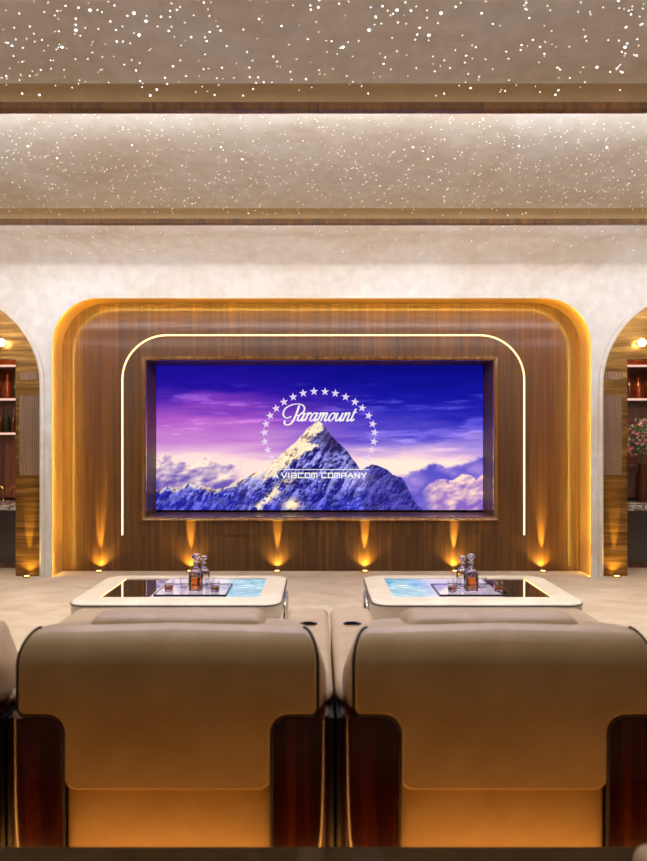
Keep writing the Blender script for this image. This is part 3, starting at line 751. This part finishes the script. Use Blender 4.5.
# ------------------------------------------------------------------ recliners
YR = 2.26; HW = .548
def back_outline(e=0.0, lo=0.0, y=0.0):
    """T-shaped rear panel; e = outset of the upper part, lo = outset of the lower part"""
    rx = .05+.42*min(.2, max(0, y-.02)); rz = .105+.5*min(.2, max(0, y-.02))
    w = .493; wl = .340; zt = .886; zn = .613; zb = .367
    rt = []
    rt += [(0, zt+.004+e)]
    rt += [(x, z) for x, z in reversed([(w-rx+(rx+e)*math.cos(math.radians(a)), zt-.005-rz+(rz+e)*math.sin(math.radians(a))) for a in range(0, 91, 9)])]
    rt += [(w+e, zn+.05), (w+e, zn+.02-lo*.5)]
    rt += [(w+e-.012, zn-lo)]
    rt += [(wl+.06+lo, zn-lo)]+[(wl+lo+.06-.06*math.sin(math.radians(a)), zn-lo-.06+.06*math.cos(math.radians(a))) for a in range(15, 91, 15)]
    rt += [(wl+lo, zb+.035-lo)]+[(wl+lo-.035+.035*math.cos(math.radians(a)), zb+.035-lo-.035*math.sin(math.radians(a))) for a in range(22, 91, 22)]
    rt += [(0, zb-lo)]
    lf = [(-x, z) for x, z in reversed(rt[1:-1])]
    return rt+lf
def roll(z):
    t = max(0, min(.97, (z-.755)/.137)); return .13*(1-math.sqrt(1-t*t))
def make_recliner():
    r = empty('recliner', '', 'recliner')
    def lp(e, lo, y):
        dz = max(0, y)*.16+max(0, e)
        return [(x, y+roll(z), z-dz*max(0, min(1, (z-.62)/.2))) for x, z in back_outline(e, lo, y)]
    secs = [lp(-.012, -.010, -.008), lp(-.003, -.003, 0), lp(.004, 0, .012), lp(.018, 0, .06), lp(.028, 0, .13), lp(.03, 0, .20), lp(.022, 0, .26), lp(.0, -.01, .30)]
    b = MB().loft(secs, False, True)
    l0 = secs[0]; n0 = len(l0); h = n0//2           # rear face closed with horizontal strips so it follows the roll
    b.add(l0, [(i, i+1, n0-i-1, (n0-i) % n0) if i else (0, 1, n0-1) for i in range(h-1)]+[(h-1, h, h+1)])
    back = b.build('backrest', M['leather'], r, smooth=True, sharp=75)
    # dark piping down both sides of the rear panel and around the notches
    for sg in (1, -1):
        o = back_outline(0.0, 0)
        n_ = len(o); half = [p for p in o if p[0] > .25]
        half = [p for p in half if p[1] > .613-.09 or p[0] < .36]
        pts = [(sg*x, roll(z), z) for x, z in half if z > .40]
        pts += [(sg*.340, .0, .38), (sg*.340, .012, 0.02)]
        MB().tube(pts, .0048, 8).build('piping', M['piping'], back, smooth=True)
    MB().rbox(-.337, .337, .03, .20, .05, .372, .006).build('rear_base_panel', M['leather'], r, smooth=True)
    for sg in (1, -1):
        x0, x1 = .347, HW-.018
        # lacquered side panel: rounded top inner corner seen from behind, rounded outer rear edge
        pro = [(x1, .0), (x1, .60)]+arc(x0+.055, .548, .055, .055, 90, 180, 6)+[(x0, 0)]
        m = MB()
        sec = []
        for yy, ins in ((.004, .045), (.008, .03), (.018, .015), (.035, .004), (.06, 0), (1.22, 0)):
            sec.append([(sg*(x if x < x1-1e-6 else x-ins), yy, z) for x, z in pro])
        m.loft(sec).build('side_panel', M['redwood'], r, smooth=True, sharp=40)
        MB().box(*sorted((sg*(x1+.0005), sg*(HW-.003))), .05, 1.2, 0, .585).build('gap_shade_filler', M['steel'], r)  # black filler standing in for the shade in the narrow gap between chairs
        a0, a1 = .336, HW-.001
        loops = []
        prf = rrect(a0, a1, .575, .650, .034, 5)
        for yy, k in ((.14, .0), (.16, .6), (.20, 1), (1.28, 1), (1.33, .92), (1.352, .75), (1.36, .45)):
            cx_ = (a0+a1)/2; cz = .612
            loops.append([(sg*(cx_+(x-cx_)*(k*.25+.75 if k > .5 else .8)), yy, cz+(z-cz)*(k if k > 0 else .3)) for x, z in prf])
        arm = m2 = MB().loft(loops).build('armrest', M['leather'], r, smooth=True, sharp=60)
        MB().lathe([(.044, .0), (.044, .004), (.037, .005), (.036, .0015)], sg*.447, 1.0, .650, 24).build('cup_ring', M['chrome'], arm, smooth=True)
        MB().lathe([(.037, 0), (.036, .0035), (0, .003)], sg*.447, 1.0, .650, 24).build('cup_holder', M['hole'], arm, smooth=True)
    MB().rbox(-.335, .335, .22, 1.24, .28, .46, .05, 4).build('seat_cushion', M['leather'], r, smooth=True)
    MB().rbox(-.335, .335, .20, 1.22, .04, .29, .01, 2).build('seat_base', M['redwood'], r, smooth=True)
    # head pillow over the top of the back
    pl = []
    for yy, k in ((.105, .4), (.115, .75), (.14, .95), (.19, 1), (.26, .95), (.31, .75), (.325, .35)):
        pl.append([(x*(.95+.05*k), yy, .85+(z-.85)*k) for x, z in rrect(-.305, .305, .79, .906, .05, 6)])
    MB().loft(pl).build('head_pillow', M['leather'], r, smooth=True, sharp=60)
    return r
rec = make_recliner()
labels = ['cream leather recliner at the left picture edge, only its side showing', 'cream leather recliner seen from behind, left of the two full ones',
          'cream leather recliner seen from behind, right of the two full ones', 'cream leather recliner beyond the right edge, only its armrest showing']
for k, (X, lb) in enumerate(zip((-1.594, -.493, .609, 1.711), labels)):
    o = rec if k == 0 else copy_tree(rec)
    o.location = (X, YR, 0); tag(o, lb, 'recliner', 'row of recliners')

# footstool on the platform, bottom right corner
fs_ = empty('footstool', 'beige padded footstool corner on the platform at the lower right', 'footstool', (1.0, 1.2, .30))
MB().rbox(-.335, .30, -.28, .29, .08, .355, .04, 4).build('cushion', M['leather'], fs_, smooth=True)
for sx in (-.22, .22):
    for sy in (-.2, .2): MB().lathe([(.018, 0), (.024, .09)], sx, sy, 0, 12).build('leg', M['redwood'], fs_, smooth=True)
# strip under the platform edge, lighting the chair bases
tag(MB().box(XL+.1, XR-.1, 2.067, 2.079, .0, .016).build('step_light_strip', M['led_step']), 'amber light strip under the edge of the raised platform', 'light strip')

# ------------------------------------------------------------------ unseen fill lights, added to brighten floor, tables and recliners
def fill_light(x, y, tgt, power, label, group, col=(252, 246, 236), size=70):
    r = empty('fill_light', label, 'spotlight', (x, y, 3.66), group=group)
    MB().lathe([(.028, -.05), (.030, -.05), (.032, .0), (.032, .035), (.01, .04), (.01, .13)], n=16).build('fill_light_body', M['steel'], r, smooth=True)
    light('fill_light_beam', 'SPOT', (0, 0, -.055), col, power, r, spot_size=math.radians(size), spot_blend=.9, shadow_soft_size=.03).rotation_euler = \
        (Vector(tgt)-Vector((x, y, 3.605))).to_track_quat('-Z', 'Y').to_euler()
for x in (-3.6, -2.1, -.7, .8, 2.2, 3.7):
    fill_light(x, 4.34, (x*.9, 5.5, 0), 185, 'added unseen fill light behind the nearer ceiling beam', 'added fill lights behind the nearer beam')
for x in (-3.6, -1.9, 1.9, 3.7):
    fill_light(x, 6.53, (x, 6.0, 0), 110, 'added unseen fill light behind the farther ceiling beam', 'added fill lights behind the farther beam')
for x in (-1.6, -.5, .6, 1.7):
    fill_light(x, 4.36, (x, 3.0, .6), 200, 'added unseen cool fill light behind the nearer beam, turned back to the recliners', 'added fill lights turned back to the recliners', (206, 208, 255), 80)
for x in (-1.4, 0, 1.4):  # warm fill added for the recliner backs
    fill_light(x, .1, (x, 2.2, .5), 17, 'added unseen warm fill light above the rear platform', 'added fill lights above the platform', (255, 190, 112), 80)

w = bpy.data.worlds.new('World'); scene.world = w; w.use_nodes = True
w.node_tree.nodes['Background'].inputs[0].default_value = (.6, .5, .45, 1); w.node_tree.nodes['Background'].inputs[1].default_value = .0

# ------------------------------------------------------------------ camera
cam = bpy.data.cameras.new('camera'); co_ = bpy.data.objects.new('camera', cam); C.objects.link(co_)
co_.location = (0, 0, H); co_.rotation_euler = (PI/2, 0, 0)
cam.sensor_fit = 'HORIZONTAL'; cam.sensor_width = 36; cam.lens = F/647*36
cam.shift_x = (323.5-CX)/647; cam.shift_y = (CY-430.5)/647
cam.clip_start = .05; cam.clip_end = 60
cam.dof.use_dof = True; cam.dof.focus_distance = 6.6; cam.dof.aperture_fstop = 3.0
scene.camera = co_
scene.view_settings.view_transform = 'Standard'; scene.view_settings.look = 'None'
scene.view_settings.exposure = 0; scene.view_settings.gamma = 1; scene.view_settings.use_curve_mapping = False
scene.cycles.max_bounces = 8; scene.cycles.caustics_reflective = False; scene.cycles.caustics_refractive = False
scene.cycles.sample_clamp_indirect = 4
